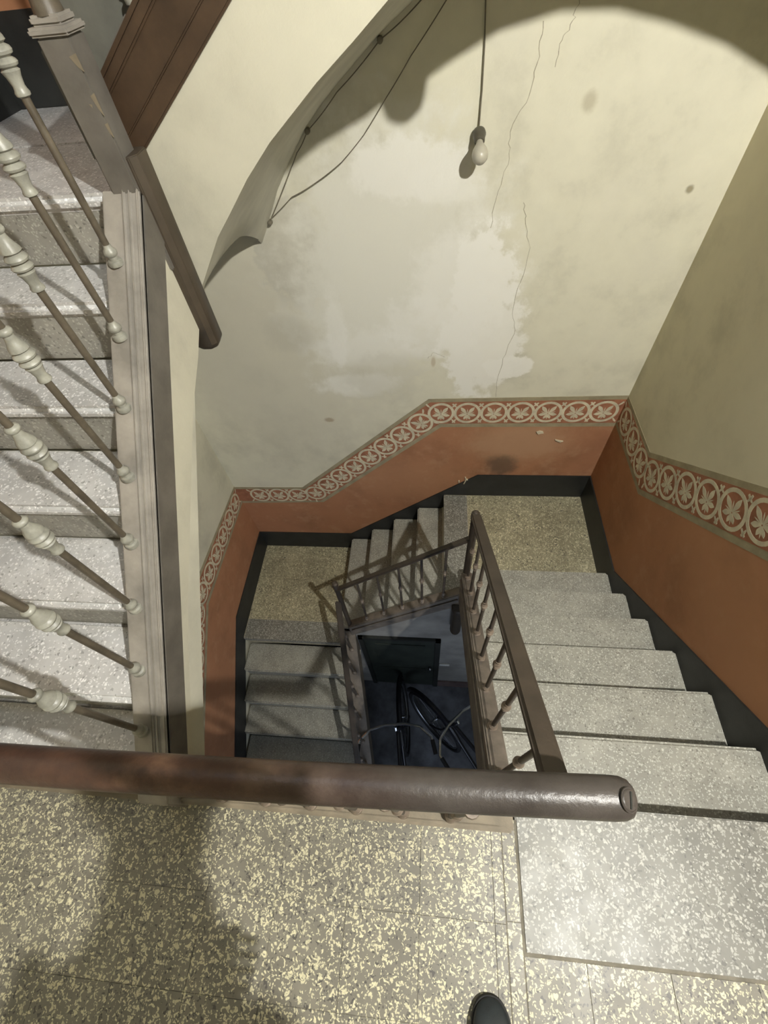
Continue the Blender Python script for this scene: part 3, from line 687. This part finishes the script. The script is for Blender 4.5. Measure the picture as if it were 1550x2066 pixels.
# ================================================================== SMALL THINGS
# wall lamp of the landing (above and to the right, outside the picture)
lm = thing('wall_lamp', (XR, LAMP.y, LAMP.z), 'bulb on a bracket high on the right wall, with an added grey cone shaping its light', 'lamp')
AX = Vector((-.36, .45, -.82)).normalized()
MB().lathe([(.05, 0), (.05, .006), (.035, .018), (.012, .022)], (XR, LAMP.y-.06, LAMP.z+.16), (-1, 0, 0), 18).build('wall_plate', 'holder', lm)
bk = LAMP-AX*.10
MB().tube([(XR-.01, LAMP.y-.06, LAMP.z+.16), (XR-.06, LAMP.y-.06, LAMP.z+.165), bk-AX*.03, bk], .008, 8).build('bracket', 'holder', lm)
MB().lathe([(.012, -.11), (.022, -.10), (.022, -.05), (.018, -.024)], LAMP, AX, 16).build('socket', 'holder', lm)
MB().lathe([(.024, -.085), (.05, -.07), (.085, -.02), (.102, .050), (.100, .051), (.083, -.017), (.048, -.066), (.024, -.080)], LAMP, AX, 32).build('light_baffle', 'enamel', lm)  # unseen cone, added to keep bulb light off the near wall and ceiling
m, nt, b = nm('lit_bulb'); b.inputs['Emission Color'].default_value = (*LAMP_COL, 1)
br = .026; b.inputs['Emission Strength'].default_value = LAMP_W/(math.pi*4*math.pi*br*br); MT['lit'] = m
MB().sphere(LAMP, br, 20, 14).build('bulb', 'lit', lm)
# cool fill added on the ground floor behind the camera, as if from a door
ld = bpy.data.lights.new('ground_fill', 'AREA'); ld.energy = LOW_FILL_W; ld.color = (.68, .80, 1.0); ld.shape = 'RECTANGLE'; ld.size = 1.0; ld.size_y = 1.6
lo_ = bpy.data.objects.new('ground_fill', ld); COL.objects.link(lo_); lo_.location = (.35, -1.3, ZG+1.3); lo_.rotation_euler = (R_(-90-180), 0, 0)

ls = bpy.data.lights.new('top_fill', 'AREA'); ls.energy = TOP_FILL_W; ls.color = (.72, .84, 1.0); ls.shape = 'SQUARE'; ls.size = .9  # unseen area light, added as cool fill from above
lso = bpy.data.objects.new('top_fill', ls); COL.objects.link(lso); lso.location = (-.75, .75, ZC-.05)
# dead bulb on its cord, in front of the far wall
bb = thing('light_bulb', (.150, YB, 1.0), 'unlit clear bulb hanging by a cord on the far wall', 'lamp')
MB().tube([(.132, YB-.006, 1.75), (.137, YB-.006, 1.311), (.144, YB-.007, 1.216), (.147, YB-.008, 1.11), (.146, YB-.010, 1.005), (.147, YB-.020, .995)], .0025, 6).build('cord', 'cable', bb)
dirb = Vector((.03, -.91, -.41)).normalized(); p0 = Vector((.148, YB-.012, .998))
MB().lathe([(.010, -.008), (.022, .0), (.024, .012), (.020, .022), (.0185, .040), (.0165, .044)], p0, dirb, 18).build('lamp_holder', 'holder', bb)
MB().lathe([(.012, .040), (.0135, .052), (.019, .066), (.0262, .082), (.0288, .096), (.0265, .110), (.019, .121), (.009, .1265), (.001, .128)], p0, dirb, 22).build('bulb_glass', 'ceramic', bb)

# cables on porcelain knobs under the arch
def cable(label, pts, knobs, sag):
    t = thing('electric_cable', (pts[0][0], YB, pts[0][1]), label, 'cable', 'old cables under the arch')
    pp = []
    for a, b_ in zip(pts[:-1], pts[1:]):
        for k in range(8):
            q = k/8; pp.append((a[0]+(b_[0]-a[0])*q, YB-.016-.004*math.sin(q*math.pi), a[1]+(b_[1]-a[1])*q-sag*math.sin(math.pi*q)))
    pp.append((pts[-1][0], YB-.016, pts[-1][1]))
    MB().tube(pp, .0019, 6).build('wire', 'cable', t)
    for (x, z) in knobs:
        MB().lathe([(.009, 0), (.010, .006), (.006, .009), (.006, .013), (.010, .016), (.009, .023), (.003, .025)], (x, YB-.0012, z), (0, -1, 0), 12).build('insulator', 'cable', t)
cable('thin cable stretched between three knobs close under the arch', [(-.700, .742), (-.525, .975), (-.472, 1.036), (-.346, 1.135), (-.188, 1.250), (-.05, 1.33), (.1, 1.40)], [(-.698, .742), (-.472, 1.036), (-.188, 1.250)], .004)
cable('thin cable hanging in a loose bow below the one with knobs', [(-.690, .757), (-.582, .831), (-.47, .877), (-.361, .936), (-.267, 1.013), (-.178, 1.11), (-.09, 1.208), (.018, 1.319), (.12, 1.43)], [], .001)
# small plaque near the cupboard
pq = thing('plaque', (.15, 1.205, -2.58), 'small white plaque on the wall right of the dark green door', 'plaque')
MB().box(.105, .195, 1.193, 1.204, -2.60, -2.555).build('plate', 'white', pq, bevel=.002)
for x in (.113, .187): MB().lathe([(.003, 0), (.0025, .002)], (x, 1.193, -2.577), (0, -1, 0), 8).build('screw', 'steel', pq)

# ---- bicycles on the ground floor
def wheel(par, cx, name='wheel'):
    o = MB().torus((cx, 0, .33), (0, 1, 0), .315, .020, 40, 8).build(name, 'rubber', par)
    MB().torus((cx, 0, .33), (0, 1, 0), .290, .008, 40, 6).build('rim', 'steel', o)
    MB().lathe([(.02, -.03), (.012, -.02), (.012, .02), (.02, .03)], (cx, 0, .33), (0, 1, 0), 12).build('hub', 'steel', o)
    sp = MB()
    for k in range(20):
        a = 2*math.pi*k/20; d = Vector((math.cos(a), 0, math.sin(a))); s = .02 if k % 2 else -.02
        sp.tube([Vector((cx, s, .33))+d*.012, Vector((cx, 0, .33))+d*.288], .0012, 4)
    sp.build('spokes', 'steel', o)
def make_bike(label):
    t = thing('bicycle', (0, 0, 0), label, 'bicycle', 'bicycles at the bottom of the well')
    wheel(t, -.52); wheel(t, .52)
    bbk, seat, head, head2 = (-.10, 0, .29), (-.27, 0, .78), (.34, 0, .80), (.37, 0, .66)
    f = MB()
    for a, b_ in ((bbk, seat), (bbk, head2), ((-.25, 0, .72), head), (head2, (.325, 0, .86))): f.tube([a, b_], .016, 10)
    for s in (.05, -.05):
        f.tube([bbk, (-.52, s, .33)], .009, 8); f.tube([(-.25, 0, .72), (-.52, s, .33)], .008, 8)
    f.build('frame', 'bike', t)
    fk = MB()
    for s in (.05, -.05): fk.tube([(.37, s*.5, .66), (.40, s, .55), (.46, s, .42), (.52, s, .33)], .010, 8)
    fk.build('fork', 'bike', t)
    hb = MB().tube([(.325, 0, .86), (.315, 0, .95), (.33, 0, .965)], .013, 8).tube([(.16, .30, 1.0), (.24, .285, 1.0), (.32, .20, .985), (.35, .08, .97), (.35, -.08, .97), (.32, -.20, .985), (.24, -.285, 1.0), (.16, -.30, 1.0)], .011, 8).build('handlebar', 'chrome', t)
    for s in (1, -1): MB().tube([(.22, s*.288, 1.0), (.12, s*.305, 1.0)], .016, 8).build('grip', 'rubber', hb)
    sd = MB().sphere((-.29, 0, .87), 1, 16, 8, (.135, .075, .032)).build('saddle', 'rubber', t)
    MB().tube([seat, (-.29, 0, .86)], .012, 8).build('seat_post', 'steel', sd)
    cr = MB().torus((-.10, .045, .29), (0, 1, 0), .085, .006, 28, 6).tube([(-.10, .055, .29), (-.02, .06, .16)], .008, 6).tube([(-.10, -.055, .29), (-.18, -.06, .42)], .008, 6).build('crankset', 'steel', t)
    MB().box(-.06, .03, .06, .14, .15, .17).build('pedal', 'rubber', cr); MB().box(-.23, -.13, -.14, -.06, .41, .43).build('pedal', 'rubber', cr)
    for cx, a0, a1 in ((-.52, 20, 170), (.52, 10, 150)):
        MB().tube([(cx+.352*math.cos(R_(a)), 0, .33+.352*math.sin(R_(a))) for a in range(a0, a1, 10)], .022, 8, sx=1.0).build('mudguard', 'bike', t)
    return t
def copy_tree(o, parent=None):
    c = o.copy(); COL.objects.link(c); c.parent = parent
    for ch in list(o.children): copy_tree(ch, c)
    return c
b1 = make_bike('black bicycle with shining handlebar on the floor of the well, the right one')
b1.location = (.414, .406, ZG); b1.rotation_euler = (R_(5), 0, R_(135))
b2 = copy_tree(b1); b2['label'] = 'black bicycle in deep shadow on the floor of the well, the left one'
b2.location = (-.13, .30, ZG); b2.rotation_euler = (R_(-5), 0, R_(96))

# ---- the person who takes the picture; only the tip of a shoe is in view
pe = thing('person', (.15, -.5, 0), 'person on the near landing, seen only as a dark shoe tip at the lower edge', 'person')
HANDS = ((.050, -.125, 1.385), (-.065, -.345, .78))
def skin_body():
    V = []; Eg = []; Rd = []
    def v(p, r, par=None):
        V.append(Vector(p)); Rd.append(r if isinstance(r, tuple) else (r, r)); i = len(V)-1
        if par is not None: Eg.append((par, i))
        return i
    pel = v((.10, -.585, .90), (.150, .112)); wst = v((.115, -.57, 1.03), (.126, .095), pel); che = v((.155, -.525, 1.18), (.140, .105), wst); col = v((.195, -.42, 1.315), (.082, .072), che)
    nk = v((.216, -.335, 1.385), .048, col); h1 = v((.232, -.250, 1.425), (.062, .072), nk); h2 = v((.240, -.190, 1.468), (.070, .078), h1); h3 = v((.240, -.195, 1.528), (.056, .062), h2)
    no = v((.240, -.116, 1.425), .012, h2)
    for s, hand in ((1, HANDS[0]), (-1, HANDS[1])):
        sh = v((.195+s*.150, -.445, 1.280), .058, col)
        el = v((.225, -.54, 1.05) if s > 0 else (-.03, -.45, 1.05), .047, sh)
        fa = v((.145, -.32, 1.20), .042, el) if s > 0 else v((-.05, -.40, .95), .042, el)
        if s > 0:
            cf = v((hand[0]+.052, hand[1]-.065, hand[2]-.085), .037, fa); wr_ = v((hand[0]+.042, hand[1]-.05, hand[2]-.05), .031, cf)
            pm = v((hand[0]+.03, hand[1]-.02, hand[2]-.02), (.036, .024), wr_)
            for f in range(4):
                k1 = v((hand[0]+.02, hand[1]+.008, hand[2]+.03-f*.020), .0095, pm); k2 = v((hand[0]-.01, hand[1]+.014, hand[2]+.034-f*.020), .0085, k1); v((hand[0]-.032, hand[1]+.004, hand[2]+.034-f*.020), .0075, k2)
            th = v((hand[0]+.01, hand[1]-.032, hand[2]+.025), .0105, pm); v((hand[0]-.014, hand[1]-.030, hand[2]+.042), .009, th)
        else:
            wr_ = v((hand[0]+.006, hand[1]-.03, hand[2]+.07), .029, fa); pm = v((hand[0], hand[1], hand[2]), (.024, .036), wr_)
            for f in range(4):
                k1 = v((hand[0]+.004, hand[1]-.028+f*.020, hand[2]-.05-.006*(f in (1, 2))), .0095, pm); k2 = v((hand[0]+.012, hand[1]-.027+f*.020, hand[2]-.082-.008*(f in (1, 2))), .0085, k1); v((hand[0]+.026, hand[1]-.026+f*.019, hand[2]-.102-.008*(f in (1, 2))), .0075, k2)
            th = v((hand[0]+.012, hand[1]+.036, hand[2]-.012), .0105, pm); v((hand[0]+.022, hand[1]+.046, hand[2]-.042), .009, th)
    for s, fx, fy in ((1, .155, -.545), (-1, .03, -.60)):
        hp = v((.10+s*.085, -.59, .84), (.092, .095), pel)
        kn = v((fx+.03+s*.05, fy+.02, .48), .062, hp) if s > 0 else v((.075, -.57, .48), .062, hp)
        ck = v((fx+.01, fy-.03, .30), .055, kn); an = v((fx, fy-.03, .10), .038, ck); v((fx+.001, fy+.03, .055), .036, an)
    me = bpy.data.meshes.new('body'); me.from_pydata(V, Eg, []); o = bpy.data.objects.new('body', me); COL.objects.link(o)
    md = o.modifiers.new('skin', 'SKIN'); md.use_smooth_shade = True
    for i, r in enumerate(Rd): me.skin_vertices[0].data[i].radius = r; me.skin_vertices[0].data[i].use_root = (i == 0)
    o.modifiers.new('sub', 'SUBSURF').levels = 2; o.modifiers['sub'].render_levels = 2
    dg = bpy.context.evaluated_depsgraph_get(); m2 = bpy.data.meshes.new_from_object(o.evaluated_get(dg))
    bpy.data.objects.remove(o)
    for mm in ('jacket', 'trousers', 'skin'): m2.materials.append(MT[mm])
    for p in m2.polygons:
        c = p.center; p.use_smooth = True
        hand = any((c-Vector(h_)).length < (.085 if h_[2] > 1 else .115) for h_ in HANDS)
        p.material_index = 2 if (c.z > 1.375 and c.y > -.39 and c.y < -.20 or hand) else (1 if c.z < .93 and c.y < -.3 and abs(c.x-.15) < .3 else 0)
    for vtx in m2.vertices: vtx.co -= ORG[pe.name]
    b = bpy.data.objects.new('body', m2); COL.objects.link(b); b.parent = pe
    ORG[b.name] = ORG[pe.name]
    return b
body = skin_body()
MB().sphere((.240, -.204, 1.498), 1, 20, 12, (.076, .080, .072)).build('hair', 'hair', pe)
for s in (.025, -.025): MB().sphere((.240+s, -.122, 1.453), .010, 10, 8).build('eye', 'white', pe)
for s in (.078, -.078): MB().sphere((.240+s, -.190, 1.453), 1, 10, 8, (.012, .02, .03)).build('ear', 'skin', pe)
MB().sphere((.240, -.142, 1.396), 1, 12, 6, (.024, .008, .006)).build('mouth', 'plinth', pe)
def shoe(cx, tip, ang):
    L_ = .285; mb = MB(); n = 26; S = 26; prof = []
    for i in range(n+1):
        t = 1-(1-i/n)**1.9
        wdt = .046*(1-.10*math.sin(math.pi*t*1.2))*(1 if t < .70 else max(0, 1-((t-.70)/.30)**2.6)**.5*.96+.04)
        if t < .10: wdt *= math.sqrt(max(0.02, 1-((.10-t)/.10)**2))*.5+.5
        hgt = .085 if t < .42 else (.085-(t-.42)/.30*.030 if t < .72 else .055-.032*((t-.72)/.28)**1.8)
        prof.append((t*L_, wdt, hgt))
    vs = []
    for (y, wd, hg) in prof:
        for k in range(S):
            a = 2*math.pi*k/S; x = wd*math.copysign(abs(math.cos(a))**.8, math.cos(a)); z = .018+(hg-.018)*(.5+.5*math.sin(a))
            vs.append(Vector((x, y-L_, z)))
    fs = [(i*S+k, i*S+(k+1) % S, (i+1)*S+(k+1) % S, (i+1)*S+k) for i in range(n) for k in range(S)]+[tuple(range(S))[::-1], tuple(range(n*S, (n+1)*S))]
    rot = Matrix.Rotation(R_(ang), 4, 'Z'); tv = Vector((cx, tip, 0))
    mb.add([rot @ v+tv for v in vs], fs); o = mb.build('shoe', 'shoe', pe)
    mb = MB(); out = [Vector((wd*1.05, y-L_+.003, 0.0)) for y, wd, _ in prof]+[Vector((-wd*1.05, y-L_+.003, 0.0)) for y, wd, _ in prof[::-1]]
    mb.prism([rot @ v+tv for v in out], (0, 0, .022)); mb.build('sole', 'sole', o, bevel=.003)
shoe(.158, -.322, 4); shoe(.03, -.42, 12)
